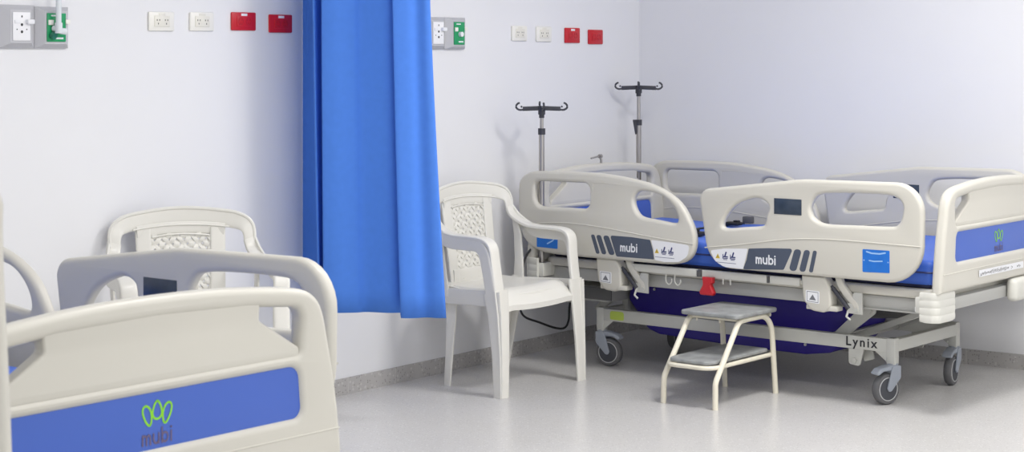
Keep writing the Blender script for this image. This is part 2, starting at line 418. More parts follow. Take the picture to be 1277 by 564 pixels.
def caster(x, y, ang, bed):
    c = MB()
    T = Matrix.Translation((x, y, 0)) @ Matrix.Rotation(ang, 4, 'Z')
    o = .036; r = .0625
    c.lathe([(.016, .130), (.022, .132), (.022, .160), (.012, .164)], 20, T)
    for s in (-1, 1):
        c.plate([fillet([(-.022, .154, .006), (.020, .154, .01), (.028, .128, .02), (o + .011, .067, .008), (o + .004, .052, .008), (o - .010, .055, .008), (-.022, .105, .02)], 4)], .007, .002, T @ XZ(s * .0225))
    c.plate([fillet([(-.02, .156, .008), (.03, .156, .02), (.080, .146, .02), (.100, .128, .006), (.088, .120, .006), (.062, .134, .02), (.02, .134, .01), (-.02, .134, .01)], 5)], .044, .006, T @ XZ(0))
    b = c.build('caster', 'fork', bed)
    W = T @ Matrix.Translation((o, 0, r)) @ Matrix.Rotation(R(90), 4, 'X')
    w = MB(); w.lathe([(.045, -.0165), (.058, -.0155), (.0625, -.009), (.0625, .009), (.058, .0155), (.045, .0165)], 36, W)
    wo = w.build('wheel', 'tyre', b)
    MB().lathe([(.010, -.0185), (.044, -.0172), (.044, .0172), (.010, .0185)], 32, W).build('wheel_disc', 'hub', b)
    rg = MB()
    for s in (-1, 1): rg.tube([W @ Vector((.0455 * math.cos(a), .0455 * math.sin(a), s * .0165)) for a in [2 * math.pi * k / 32 for k in range(32)]], .0020, 6, closed=True)
    rg.build('wheel_ring', 'ring', b)
    return b

def bumper(sx, sy, bed):
    """ribbed corner buffer wrapping one corner of the bed frame"""
    x0, y0 = (1.055 if sx > 0 else -.955), sy * .545
    prof = []
    L1, L2, rad = .075, .15, .035
    for k in range(3): prof.append((x0 - sx * (L1 - k * (L1 - rad) / 2), y0))
    for k in range(1, 7):
        a = k / 6 * math.pi / 2
        prof.append((x0 - sx * rad + sx * rad * math.sin(a), y0 - sy * rad + sy * rad * math.cos(a)))
    for k in range(1, 6): prof.append((x0, y0 - sy * (rad + k * (L2 - rad) / 5)))
    zs = []
    z0, z1, n = .366, .482, 4
    for i in range(n):
        h = (z1 - z0) / n; b = z0 + i * h
        zs += [(b, 0.0), (b + h * .12, .0012), (b + h * .5, .0018), (b + h * .88, .0012)]
    zs.append((z1, 0))
    mb = MB(); N = len(prof); vs = []
    cx, cy = x0 - sx * .09, y0 - sy * .09
    def ofs(p, d):
        v = Vector((p[0] - cx, p[1] - cy)); v.normalize(); return (p[0] + v.x * d, p[1] + v.y * d)
    for z, d in zs:
        for i, p in enumerate(prof):
            q = ofs(p, d); edge = min(i, N - 1 - i)
            zz = z
            if edge == 0: zz = z0 + (z - z0) * .90 + .0055
            vs.append((q[0], q[1], zz))
    fs = []
    for j in range(len(zs) - 1):
        for i in range(N - 1): fs.append((j * N + i, j * N + i + 1, (j + 1) * N + i + 1, (j + 1) * N + i))
    o = len(vs)
    for z in (z0, z1):
        for p in prof:
            q = ofs(p, -.012); vs.append((q[0], q[1], z))
    for i in range(N - 1): fs.append((o + i, o + i + 1, o + N + i + 1, o + N + i)); fs.append((i, i + 1, o + i + 1, o + i)); t = (len(zs) - 1) * N; fs.append((t + i, t + i + 1, o + N + i + 1, o + N + i))
    for e in (0, N - 1):
        fs.append(tuple([j * N + e for j in range(len(zs))] + [o + N + e, o + e]))
    mb.add(vs, fs)
    mb.box((min(x0 - sx * .10, x0 - sx * .012), min(y0 - sy * .10, y0 - sy * .012), .40), (max(x0 - sx * .10, x0 - sx * .012), max(y0 - sy * .10, y0 - sy * .012), .46), .004)
    return mb.build('corner_bumper', 'abs_l', bed)

def mechanism(x, side, bed):
    """side-rail hinge: housing with arrow label, gas spring, arm and bracket; x = left edge"""
    s = side; y = s * .492
    mb = MB()
    mb.plate([fillet([(x, .505), (x + .105, .505), (x + .13, .46, .02), (x + .135, .385, .03), (x + .10, .362, .02), (x + .045, .366, .03), (x + .008, .405, .03)], 5)], .060, .010, XZ(y))
    mb.box((x + .02, y - .025, .37), (x + .16, y + .025, .39), .004)
    h = mb.build('rail_hinge', 'abs', bed)
    yf = y + s * .0305
    MB().plate([fillet([(x + .022, .400, .004), (x + .022, .448, .004), (x + .084, .446, .004), (x + .084, .396, .004)], 3)], .001, 0, XZ(yf)).build('arrow_label', 'white_p', h, smooth=False)
    fr = MB(); fm = XZ(yf + s * .0008)
    stroke(fr, [(x + .028, .404), (x + .028, .443), (x + .078, .441), (x + .078, .401), (x + .028, .404)], .0022, fm)
    fr.add([(x + .038, .410, 0), (x + .069, .409, 0), (x + .0535, .432, 0)], [(0, 1, 2)], fm)
    fr.build('arrow_print', 'grey_p', h, smooth=False)
    MB().cyl((x + .135, y + s * .012, .462), (x + .205, y + s * .012, .385), .0095).cyl((x + .128, y + s * .012, .470), (x + .138, y + s * .012, .459), .006).build('gas_spring', 'char', h)
    a = MB(); pts = catmull([(x + .155, y, .512), (x + .168, y, .475), (x + .200, y, .435), (x + .232, y, .405), (x + .238, y, .385)], 5, closed=False)
    a.sweep([tuple(p) for p in pts], (1, 0, 0), .030, .026); a.build('hinge_arm', 'abs', h)
    k = MB(); k.plate([fillet([(x + .195, .368), (x + .262, .366), (x + .262, .452, .006), (x + .222, .452, .01), (x + .222, .412, .01), (x + .195, .405)], 3)], .012, .002, XZ(y + s * .006))
    k.cyl((x + .240, y + s * .006, .384), (x + .240, y + s * .018, .384), .008)
    k.tube([(x + .205, y + s * .01, .385), (x + .198, y + s * .018, .355), (x + .215, y + s * .018, .342)], .005, 8)
    k.build('hinge_bracket', 'base_w', h)
    return h

def build_bed(label, loc):
    bed = thing('hospital_bed', label, 'bed', loc, -BED_A, 'hospital beds')
    P = {}
    for kind in ('head', 'foot'):
        for side in (-1, 1): P[(kind, side)] = rail(kind, side, bed)
    P['fb'] = end_board(1.045, 1, 0, 'footboard', bed)
    lb = MB(); lb.plate([fillet([(-.21, .515, .003), (-.21, .542, .003), (.215, .541, .003), (.215, .514, .003)], 3)], .001, 0, YZ(1.045 + .0262))
    lab = lb.build('paper_label', 'white_p', P['fb'], smooth=False, label='long white label with small dark symbols')
    mk = MB(); rr = random.Random(2); y = -.20; fm = YZ(1.045 + .0272)
    while y < .19:
        h = rr.uniform(.003, .009); wd = rr.uniform(.003, .009)
        if y > .07 and rr.random() < .5: y += .02; continue
        for q in range(2): stroke(mk, [(y, .528 - h + q * h), (y + wd, .528 + rr.uniform(-h, h))], .0022, fm)
        y += wd + .005
    mk.build('label_print', 'ink', P['fb'], smooth=False)
    P['hb'] = end_board(-.93, -1, -.022, 'headboard', bed)
    # platform, accessory rail, frame
    MB().plate([fillet([(-.90, -.475, .05), (1.01, -.475, .07), (1.01, .475, .07), (-.90, .475, .05)], 6)], .036, .012, XY(.463)).build('mattress_platform', 'abs', bed)
    for s in (-1, 1):
        ar = MB(); ar.box((-.42, s * .485 - .006, .462), (.44, s * .485 + .006, .480), .002)
        for a, b in ((-.40, -.064), (-.038, .276), (.290, .43)): ar.box((a, s * .49 - .009, .456), (b, s * .49 + .009, .488), .003)
        acc = ar.build('accessory_rail', 'abs_l', bed)
        for a, b in ((-.062, -.040), (.279, .288)):
            MB().box((a, s * .492 - .010, .458), (b, s * .492 + .010, .484), .002).build('rail_clamp', 'steel_d', acc)
        for hx in (-.20, -.155):
            MB().tube(catmull([(hx - .014, s * .505, .458), (hx - .014, s * .505, .428), (hx, s * .505, .414), (hx + .014, s * .505, .426), (hx + .014, s * .505, .440)], 4, closed=False), .0028, 8).build('bag_hook', 'abs_l', acc)
        for hx in (.07, .105):
            MB().tube([(hx, s * .503, .460), (hx, s * .503, .436)], .0032, 8).build('bag_peg', 'abs_l', acc)
    fr = MB()
    for s in (-1, 1): fr.box((-.95, s * .43 - .02, .388), (1.03, s * .43 + .02, .442), .004)
    fr.box((1.0, -.45, .402), (1.045, .45, .450), .004); fr.box((-.96, -.45, .385), (-.915, .45, .440), .004)
    for x in (-.55, -.1, .35, .75): fr.box((x, -.42, .40), (x + .04, .42, .44), .003)
    fr.box((.60, -.42, .380), (.64, .42, .41), .003)
    # edge lip below the side beam
    for s in (-1, 1): fr.box((.55, s * .452 - .006, .384), (1.0, s * .452 + .003, .391), .001)
    frame = fr.build('bed_frame', 'steel', bed)
    MB().box((-.96, -.38, .27), (-.80, -.02, .365), .008).box((-.82, -.36, .285), (-.62, -.12, .355), .006).build('drive_motor', 'steel', bed)
    MB().box((-.795, -.37, .295), (-.60, -.362, .350), .001).build('control_box', 'steel_d', bed)
    MB().box((.98, -.4535, .385), (.915, -.451, .41), .001).build('type_plate', 'white_p', frame)
    # lifting columns and arms
    for s in (-1, 1):
        yy = s * .21 - .065
        la = MB(); la.plate([fillet([(.44, .215, .02), (.49, .205, .02), (.665, .345, .015), (.66, .372, .012), (.62, .382, .012), (.595, .36, .02)], 4)], .014, .003, XZ(yy - .02))
        la.cyl((.638, yy - .034, .356), (.638, yy + .012, .356), .014, n=6); la.build('lift_arm', 'base_w', bed)
        la = MB(); la.plate([fillet([(.50, .23, .01), (.54, .22, .01), (.92, .375, .01), (.90, .395, .01)], 4)], .02, .003, XZ(yy + .05)); la.build('lift_arm', 'steel', bed)
        la = MB(); la.plate([fillet([(-.80, .23, .01), (-.76, .22, .01), (-.56, .375, .01), (-.60, .395, .01)], 4)], .02, .003, XZ(yy + .05)); la.build('lift_arm', 'steel', bed)
    MB().box((.46, -.345, .212), (.52, .215, .250), .006).build('cross_tube', 'steel', bed)
    MB().box((-.66, -.20, .23), (-.628, -.17, .37), .003).build('column', 'base_w', bed)
    mt = MB(); mt.cyl((.30, -.07, .30), (.78, -.07, .345), .034); mt.box((.28, -.12, .25), (.42, -.01, .34), .01); mt.build('lift_motor', 'steel_d', bed)
    # indigo cover under the platform
    cv = MB(); cv.plate([fillet([(-.59, .385, .01), (-.605, .29, .03), (-.50, .165, .03), (-.44, .146, .05), (.0, .132, .4), (.30, .132, .1), (.42, .150, .05), (.48, .205, .04), (.52, .30, .04), (.45, .385, .01)], 5)], .34, .012, XZ(-.06))
    co = cv.build('under_bed_cover', 'indigo', bed, label='indigo blue plastic cover under the platform')
    for x, z in ((-.46, .345), (-.47, .205), (.305, .175), (.33, .345)): MB().cyl((x, -.236, z), (x, -.229, z), .006, n=10).build('bolt', 'ring', co)
    # base
    ys = (-.345, .215)
    ba = MB()
    for y in ys: ba.box((-.665, y - .017, .204), (.765, y + .017, .257), .003)
    for x in (-.665, .765): ba.box((x - .018, ys[0], .206), (x + .018, ys[1], .255), .003)
    for y in ys:
        for x in (-.665, .765):
            ba.box((x - .019, y - .019, .156), (x + .019, y + .019, .261), .004)
            sx = -1 if x > 0 else 1
            ba.plate([[(x, .208), (x + sx * .075, .208), (x + sx * .012, .160), (x, .160)]], .006, .001, XZ(y - .012))
        ba.plate([fillet([(.575, .212), (.575, .140, .012), (.625, .135, .012), (.645, .212)], 4)], .010, .002, XZ(y - .008))
        ba.plate([fillet([(.62, .212), (.62, .148, .008), (.67, .163, .008), (.66, .212)], 4)], .008, .002, XZ(y + .03))
        ba.cyl((.603, y - .02, .157), (.603, y - .01, .157), .010, n=12); ba.cyl((.745, y - .024, .178), (.745, y - .012, .178), .005, n=10)
    bs = ba.build('base_frame', 'base_w', bed)
    font_text('model_lettering', 'Lynix', .052, 'ink', bs, Matrix.Translation((.635, ys[0] - .0182, .232)) @ Matrix.Rotation(R(90), 4, 'X'), spacing=1.28, bold=.0009)
    MB().plate([fillet([(-.61, .212, .008), (-.61, .250, .012), (-.535, .250, .012), (-.535, .212, .008)], 4)], .001, 0, XZ(ys[0] - .0178)).build('lime_sticker', 'lime', bs, smooth=False)
    MB().box((.755, ys[0] - .012, .2608), (.775, ys[0] + .012, .2622)).build('post_cap', 'steel_d', bs)
    def local_ang(dx, dy): return math.atan2(dy, dx) + BED_A
    caster(.765, ys[0], local_ang(-.87, -.5), bed); caster(.765, ys[1], local_ang(-.53, -.85), bed)
    caster(-.665, ys[0], local_ang(.85, -.5), bed); caster(-.665, ys[1], local_ang(.5, .8), bed)
    for sx in (-1, 1):
        for sy in (-1, 1): bumper(sx, sy, bed)
    for sy in (-1, 1):
        mechanism(-.572, sy, bed); mechanism(.450, sy, bed)
    # red quick release handle
    rh = MB(); rh.plate([fillet([(-.022, .462), (-.018, .430, .02), (-.036, .398, .006), (-.030, .386, .006), (.030, .386, .006), (.036, .398, .006), (.020, .430, .02), (.030, .440, .004), (.030, .462)], 4)], .026, .006, XZ(-.512))
    rh.build('release_handle', 'red', bed, label='red release handle')
    MB().box((1.046, .095, .385), (1.095, .26, .478), .020, seg=4).build('end_cover', 'abs_l', bed)
    # small bright clip on the headboard
    ck = MB(); ck.tube([(-.93, -.07, .905), (-.93, -.02, .911), (-.93, .0, .912)], .004, 8); ck.tube([(-.93, .0, .914), (-.925, .004, .895), (-.925, .004, .872)], .006, 8); ck.cyl((-.93, -.004, .912), (-.93, .010, .912), .010)
    ck.build('headboard_clip', 'chrome', P['hb'])
    return bed, P

bedR, PR = build_bed('hospital bed by the room corner with a footstool beside it', world(-4.15, 6.98))
bedL = copy_tree(bedR)
bedL['label'] = 'hospital bed in the left foreground, its footboard filling the corner'
bedL.location = world(-3.965, 2.456); 
for ch in bedL.children:
    if ch.name.startswith('side_rail'):
        # the rails of this bed sit a touch higher and wider
        if max((Vector(c[:]).y for c in ch.bound_box)) > 0: ch.location = (.004, .062, .022)
    if ch.name.startswith('footboard'): ch.location = (0, 0, .001)

# mattresses
def mattress(label, loc):
    mb = MB(); nx, ny = 40, 16; x0, x1, y0, y1 = -.885, .985, -.44, .44
    vs = []; fs = []
    bm = bmesh.new(); bmesh.ops.create_cube(bm, size=1)
    for v in bm.verts: v.co = Vector(((x0 + x1) / 2 + v.co.x * (x1 - x0), v.co.y * (y1 - y0), (.540 + v.co.z * .110)))
    bmesh.ops.bevel(bm, geom=bm.edges[:], offset=.028, segments=4, profile=.5, affect='EDGES')
    bmesh.ops.subdivide_edges(bm, edges=[e for e in bm.edges if e.calc_length() > .5], cuts=24, use_grid_fill=True)
    for v in bm.verts:
        if v.co.z > .57:
            v.co.z += .004 * math.sin(v.co.x * 9) * math.cos(v.co.y * 7) - (.012 * math.exp(-((v.co.x + .03) / .05) ** 2))
    mb.bm(bm); o = mb.build('mattress', 'sheet'); o.location = loc; o.rotation_euler = (0, 0, -BED_A)
    seam = MB()
    ring = fillet([(x0, y0, .03), (x1, y0, .03), (x1, y1, .03), (x0, y1, .03)], 4)
    seam.tube([(p.x, p.y, .545) for p in ring], .004, 6, closed=True); seam.build('piping', 'navy', o)
    MB().box((x0 + .01, y0 + .006, .4815), (x1 - .01, y1 - .006, .520), .012).build('mattress_base', 'navy_f', o, label='dark navy lower side of the mattress')
    return tag(o, label, 'mattress', 'blue mattresses')
mattress('blue covered mattress on the bed by the room corner', world(-4.15, 6.98, z=0))
mattress('blue covered mattress on the left foreground bed', world(-3.965, 2.456, z=0))

# strap, remote and clip lying on the far mattress
def bed_obj(mb, name, m, label, cat):
    o = mb.build(name, m); o.location = world(-4.15, 6.98); o.rotation_euler = (0, 0, -BED_A); return tag(o, label, cat)
mb = MB(); mb.sweep([(-.40, -.446, .53), (-.40, -.444, .56), (-.40, -.428, .592), (-.40, -.40, .600), (-.40, -.1, .600), (-.40, .25, .600), (-.40, .41, .598), (-.40, .446, .57)], (1, 0, 0), .022, .006)
mb.box((-.425, -.10, .602), (-.375, -.05, .612), .003)
bed_obj(mb, 'strap', 'black', 'narrow black strap lying across the blue mattress between the side rails', 'strap')
mb = MB(); mb.box((-.25, -.27, .598), (-.20, -.215, .618), .006); mb.box((-.24, -.255, .616), (-.22, -.23, .632), .004)
bed_obj(mb, 'buckle', 'black', 'small black buckle on the blue mattress near the head rail edge', 'buckle')
mb = MB(); mb.box((-.385, .225, .602), (-.31, .275, .618), .007); mb.box((-.345, .24, .616), (-.318, .265, .626), .004)
bed_obj(mb, 'hand_control', 'black', 'black hand control seen through the small opening of the foot rail', 'remote control')
mb = MB(); mb.box((-.385, .385, .599), (-.335, .415, .632), .005)
bed_obj(mb, 'grey_clip', 'steel_d', 'small grey block on the far edge of the blue mattress', 'clip')

# ================================================================== IV POLES
def iv_pole(label, bx, by, top, collar, lever, yaw):
    t = thing('iv_pole', label, 'iv pole', world(-4.15 + bx, 6.98 + by, z=0), yaw, 'iv poles in the head corners of the bed')
    MB().cyl((0, 0, .38), (0, 0, collar), .0125).build('lower_tube', 'chrome', t)
    MB().cyl((0, 0, collar - .01), (0, 0, top - .02), .0085).build('upper_tube', 'chrome', t)
    c = MB(); c.cyl((0, 0, collar - .012), (0, 0, collar + .016), .0165)
    if lever: c.plate([fillet([(-.030, collar + .016, .003), (-.004, collar + .016, .003), (-.010, collar - .055, .004), (-.017, collar - .058, .004)], 3)], .014, .003, XZ(-.005))
    c.build('clamp_collar', 'char', t)
    MB().cyl((0, 0, .40), (0, 0, .46), .021).build('socket', 'steel', t)
    h = MB(); h.cyl((0, 0, top - .035), (0, 0, top + .004), .016); h.cyl((0, 0, top - .05), (0, 0, top - .03), .012)
    for k in range(4):
        a = k * math.pi / 2; c_, s_ = math.cos(a), math.sin(a)
        f = lambda r, z: (c_ * r, s_ * r, top + z)
        h.sweep([f(.005, -.006), f(.085, -.009)], (0, 0, 1), .020, .009)
        q = catmull([f(.080, -.012), f(.098, -.014), f(.112, -.007), f(.115, .004), f(.108, .014), f(.099, .018)], 4, closed=False)
        h.sweep(q, (0, 0, 1), .009, .009, n=8)
        h.tube([f(.088, -.002), f(.094, .003)], .004, 6)
    h.build('hook_head', 'char', t)
    return t
iv_pole('shorter iv pole with dark hooks, left of the other behind the head rail', -.885, -.505, 1.158, 1.045, False, R(4))
iv_pole('taller iv pole with dark hooks and a lever clamp, near the room corner', -1.003, .425, 1.236, 1.055, True, R(-3))

# ================================================================== CHAIRS
def build_chair(label, loc, rz):
    t = thing('plastic_armchair', label, 'chair', loc, rz, 'white plastic armchairs by the wall')
    # seat: dished sheet with rolled front lip
    nx, ny = 16, 14; vs = []; fs = []
    def sp(i, j, off):
        u = i / nx; v = j / ny * 2 - 1
        x = -.195 + u * .395; hw = .225 + .03 * u
        z = .425 + .014 * v * v - .010 * math.sin(math.pi * u) + .008 * u
        if u > .78: z -= 1.1 * (u - .78) ** 1.8
        if abs(v) > .8: z -= .5 * (abs(v) - .8) ** 1.6
        return (x, v * hw, z - off)
    for off in (0, .022):
        for i in range(nx + 1):
            for j in range(ny + 1): vs.append(sp(i, j, off))
    K = (nx + 1) * (ny + 1); g = lambda i, j, k=0: k * K + i * (ny + 1) + j
    for i in range(nx):
        for j in range(ny):
            fs.append((g(i, j), g(i + 1, j), g(i + 1, j + 1), g(i, j + 1))); fs.append((g(i, j, 1), g(i, j + 1, 1), g(i + 1, j + 1, 1), g(i + 1, j, 1)))
    for i in range(nx):
        for j in (0, ny): fs.append((g(i, j), g(i + 1, j), g(i + 1, j, 1), g(i, j, 1)))
    for j in range(ny):
        for i in (0, nx): fs.append((g(i, j), g(i, j + 1), g(i, j + 1, 1), g(i, j, 1)))
    mb = MB(); mb.add(vs, fs)
    # front apron and side aprons
    ap = catmull([(.150, -.245, .385), (.160, -.12, .386), (.164, 0, .386), (.160, .12, .386), (.150, .245, .385)], 5, closed=False)
    mb.sweep(ap, (0, 0, 1), .040, .012)
    for s in (-1, 1): mb.sweep([(.17, s * .266, .398), (.05, s * .262, .394), (-.10, s * .246, .388), (-.19, s * .222, .388)], (0, 0, 1), .066, .016)
    mb.sweep([(-.20, -.21, .402), (-.21, 0, .402), (-.20, .21, .402)], (0, 0, 1), .05, .014)
    mb.build('seat', 'resin', t)
    # back: surface position as a function of (y across, z up)
    def bk(y, z):
        k = max(0, (z - .42)) / .42
        return Vector((-.175 - .060 * k + .75 * y * y, y, z))
    bd = MB()
    AY = [(-.245, .705), (-.246, .737), (-.241, .763), (-.225, .782), (-.19, .795), (-.14, .803), (-.07, .811), (0, .814)]
    AY = AY + [(-a, b) for a, b in reversed(AY[:-1])]
    arc = [bk(a, b) for a, b in [(p.x, p.y) for p in catmull([(a, b) for a, b in AY], 4, closed=False)]]
    n_ = len(arc); wd_ = []; ww = []
    for q in range(n_):
        t_ = (arc[min(q + 1, n_ - 1)] - arc[max(q - 1, 0)]).normalized()
        wd_.append(t_.cross(Vector((1, 0, 0)))); e_ = min(q, n_ - 1 - q) / (n_ / 2)
        ww.append(.040 + .026 * min(1, e_ * 1.8))
    bd.sweep([tuple(p) for p in arc], wd_, ww, .016, e=.6)
    bd.tube([p + Vector((.005, 0, 0)) - w.normalized() * (h * .5 - .006) for p, w, h in zip(arc, wd_, ww)], .0070, 8)
    # lip under the top band, then the plain top of the panel
    bd.tube([bk(-.175 + .35 * k / 16, .781 - .012 * (abs(-1 + k / 8)) ** 2) + Vector((.008, 0, 0)) for k in range(17)], .0035, 8)
    bd.sweep([bk(-.160 + .32 * k / 12, .770 - .010 * abs(-1 + k / 6) ** 2) for k in range(13)], (0, 0, 1), .044, .011)
    for s in (-1, 1):
        bd.sweep([bk(s * (.137 - .012 * k / 12), 0.768 - (.768 - .41) * k / 12) for k in range(13)], (0, 1, 0), .056, .012)
    bd.sweep([bk(-.14 + .28 * k / 8, .440) for k in range(9)], (0, 0, 1), .080, .012)
    bd.tube([bk(-.105 + .21 * k / 12, .748 - .008 * (abs(-1 + k / 6)) ** 2) + Vector((.008, 0, 0)) for k in range(13)], .003, 8)
    back = bd.build('backrest', 'resin', t)
    lt = MB()
    zl0, zl1 = .44, .748
    for fam in (-1, 1):
        for k in range(-13, 14):
            pts = []
            for q in range(0, 45):
                z = zl0 + (zl1 - zl0) * q / 44
                y = k * .027 + fam * (z - (zl0 + zl1) / 2) * .80
                if abs(y) <= .118:
                    p = bk(y, z); p.x += fam * .0035 * math.cos((z - zl0) * math.pi / .01690 + k * math.pi)
                    pts.append(p)
            if len(pts) > 3: lt.sweep([tuple(p) for p in pts], (0, fam * .1 + 1, 0), .0165, .0055, n=8)
    lt.build('lattice', 'resin', back)
    # arms: from the back shoulder down, forward and into the front leg
    for s in (-1, 1):
        ar = MB()
        a0 = bk(.243, .715)
        P_ = catmull([(a0.x, s * .243, a0.z + .01), (-.160, s * .252, .692), (-.128, s * .260, .668), (-.085, s * .266, .650), (-.03, s * .269, .642), (.05, s * .270, .641), (.105, s * .270, .638), (.140, s * .268, .626), (.158, s * .266, .60), (.164, s * .263, .55), (.174, s * .260, .48), (.185, s * .258, .41)], 4, closed=False)
        ww = [.042 + .016 * min(1, i / 12) for i in range(len(P_))]
        ar.sweep([tuple(p) for p in P_], (0, 1, 0), ww, .018)
        # deep outer web of the arm loop
        yo = .292
        def wp(x, z, y=yo): return (x, s * y, z)
        web = catmull([wp(-.185, .735, .262), wp(-.150, .680, .276), wp(-.105, .640, .288), wp(-.05, .618), wp(.03, .615), (.095, s * yo, .612), (.128, s * yo, .585), (.142, s * (yo - .003), .53), (.155, s * (yo - .006), .46), (.166, s * (yo - .008), .40)], 4, closed=False)
        wv = []
        for q in range(len(web)):
            t_ = (web[min(q + 1, len(web) - 1)] - web[max(q - 1, 0)]).normalized(); wv.append(t_.cross(Vector((0, 1, 0))))
        ar.sweep([tuple(p) for p in web], wv, [.030 + .022 * min(1, q / 8) for q in range(len(web))], .011)
        # rear upright of the loop and its foot along the seat
        ar.sweep([(-.150, s * .262, .67), (-.135, s * .262, .60), (-.125, s * .258, .50), (-.120, s * .250, .385)], (1, 0, 0), [.03, .040, .046, .06], .012)
        ar.build('armrest', 'resin', t)
        # front leg (angle section, tapering) and rear leg
        lg = MB()
        lg.sweep([(.186, s * .252, .435), (.198, s * .253, .33), (.208, s * .257, .17), (.212, s * .262, .0)], (0, 1, 0), [.088, .076, .062, .052], [.016, .015, .014, .014])
        lg.sweep([(.165, s * .284, .425), (.180, s * .280, .33), (.192, s * .279, .17), (.198, s * .281, .0)], (1, 0, 0), [.088, .070, .056, .046], [.012, .012, .012, .012])
        lg.build('leg', 'resin', t)
        lg = MB()
        lg.sweep([(-.115, s * .205, .425), (-.128, s * .195, .28), (-.148, s * .185, .13), (-.165, s * .178, .0)], (0, 1, 0), [.055, .044, .038, .034], [.014] * 4)
        lg.sweep([(-.100, s * .223, .425), (-.114, s * .211, .28), (-.134, s * .200, .13), (-.151, s * .192, .0)], (1, 0, 0), [.07, .05, .038, .032], [.012] * 4)
        lg.build('leg', 'resin', t)
    return t
ch1 = build_chair('white plastic armchair standing in front of the socket wall beside the curtain', world(-4.875, 6.01), -BED_A)
ch2 = copy_tree(ch1); ch2['label'] = 'white plastic armchair behind the left bed, only its back showing'
ch2.location = (-1.108, 6.385, 0); ch2.rotation_euler = (0, 0, R(-66))

# ================================================================== STEP STOOL
st = thing('step_stool', 'two-tread cream tubular step stool with worn grey treads beside the bed', 'step stool', world(-3.985, 6.30), -BED_A)
def path3(pts, k=4): return catmull(pts, k, closed=False)
for s, nm in ((-1, 'left'), (1, 'right')):
    x0 = s * .122; x1 = s * .118
    front = fillet([(-.225, 0), (-.222, .105, .05), (-.045, .325, .05), (.02, .328)], 6)
    MB().tube([(x0 + (x1 - x0) * p.y / .33, p.x, p.y) for p in front], .0115, 14).build('leg', 'stool_m', st)
    rear = fillet([(.0, .328), (.205, .328, .09), (.235, 0)], 8)
    MB().tube([(x1 + s * .004 * (1 - p.y / .33), p.x, p.y) for p in rear], .0115, 14).build('leg', 'stool_m', st)
def tread(outl, z, th, name):
    mb = MB(); mb.plate([outl], th, .006, XY(z)); o = mb.build(name, 'stool_t', st)
    return o
tread(fillet([(-.138, -.085, .02), (.138, -.085, .02), (.140, .235, .03), (-.140, .235, .03)], 5), .347, .018, 'top_tread')
tread(fillet([(-.090, -.235, .03), (.090, -.235, .03), (.104, -.19, .02), (.104, .215, .02), (-.104, .215, .02), (-.104, -.19, .02)], 5), .178, .016, 'lower_tread')
mb = MB(); lp = fillet([(-.110, .225, .01), (-.110, -.21, .05), (-.075, -.24, .05), (.075, -.24, .05), (.110, -.21, .05), (.110, .225, .01)], 5)
mb.tube([(p.x, p.y, .160) for p in lp], .009, 10)
mb.build('tread_frame', 'stool_m', st)
mb = MB(); mb.tube([(-.118, -.035, .330), (.118, -.035, .330)], .008, 8); mb.tube([(-.118, .20, .326), (.118, .20, .326)], .008, 8)
for x, y in ((-.09, -.03), (.02, -.03), (.09, .1)): mb.cyl((x, y, .31), (x, y, .342), .004, n=8)
mb.build('cross_bar', 'stool_m', st)

# ================================================================== CURTAIN
def px(x, d): return Vector(((x - CX) / F_PX * d, d))
# rows: (plan position at the photo's top edge, at the hem); sharp = real crease
CUR = [  # x_top, x_hem, depth_top, depth_hem
    (377.5, 377.5, 7.286, 7.286), (384, 386, 7.265, 7.265), (391, 397, 7.22, 7.24), (396, 402, 7.20, 7.22), (396, 401, 7.12, 7.10), (390, 397, 7.02, 7.01),
    (392, 399, 6.99, 6.99), (398, 402, 7.03, 7.03), (404, 408, 7.05, 7.05), (403, 406, 6.99, 7.0), (401, 403.5, 6.95, 6.965),
    (405, 408, 6.94, 6.955), (420, 424, 6.935, 6.95), (440, 444, 6.945, 6.96), (449, 455, 6.96, 6.975), (460, 466, 6.955, 6.97), (480, 487, 6.935, 6.95), (496, 505, 6.945, 6.96), (504, 513, 6.95, 6.965),
    (505, 514, 6.93, 6.94), (494, 503, 6.91, 6.915), (489.5, 499.5, 6.885, 6.89),
    (493, 504, 6.88, 6.88), (508, 520, 6.885, 6.885), (520, 532, 6.90, 6.90), (530, 545, 6.89, 6.885), (536, 556, 6.90, 6.885), (534, 553, 6.93, 6.92)]
def smooth_line(cols, k=5):
    return catmull([(c.x, c.y, 0) for c in cols], k, closed=False)
NR = 26; z_top, z_phot, z_hem = CEIL - .02, 1.605, .41
top = smooth_line([px(a, c) for a, b, c, d in CUR]); hem = smooth_line([px(b, d) for a, b, c, d in CUR])
vs = []; fs = []; n = len(top)
for r in range(NR + 1):
    z = z_top + (z_hem - z_top) * r / NR
    f = (z_phot - z) / (z_phot - z_hem)
    f = f if f < 0 else .78 * f + .22 * f * f
    for i in range(n):
        p = top[i] + (hem[i] - top[i]) * (f if f > 0 else f * .4)
        dz = 0.0
        if r > NR - 3: dz = (-.010 if i > n * .78 else .0) * (r - NR + 3) / 3
        vs.append((p.x, p.y, z + dz))
for r in range(NR):
    for i in range(n - 1): fs.append((r * n + i, r * n + i + 1, (r + 1) * n + i + 1, (r + 1) * n + i))
cb = MB(); cb.add(vs, fs)
cur = cb.build('curtain', 'curtain', ang=60)
md = cur.modifiers.new('thickness', 'SOLIDIFY'); md.thickness = .0016; md.offset = 0
tag(cur, 'blue fabric privacy curtain hanging between the two beds', 'curtain')
tk = MB(); tk.box((-.9, -.012, CEIL - .02), (1.6, .012, CEIL), .002)
tr = tk.build('curtain_track', 'alu'); tr.location = (px(460, 7.0).x, 7.0, 0); tr.rotation_euler = (0, 0, R(-28)); tag(tr, 'white ceiling track that carries the blue curtain', 'curtain track')

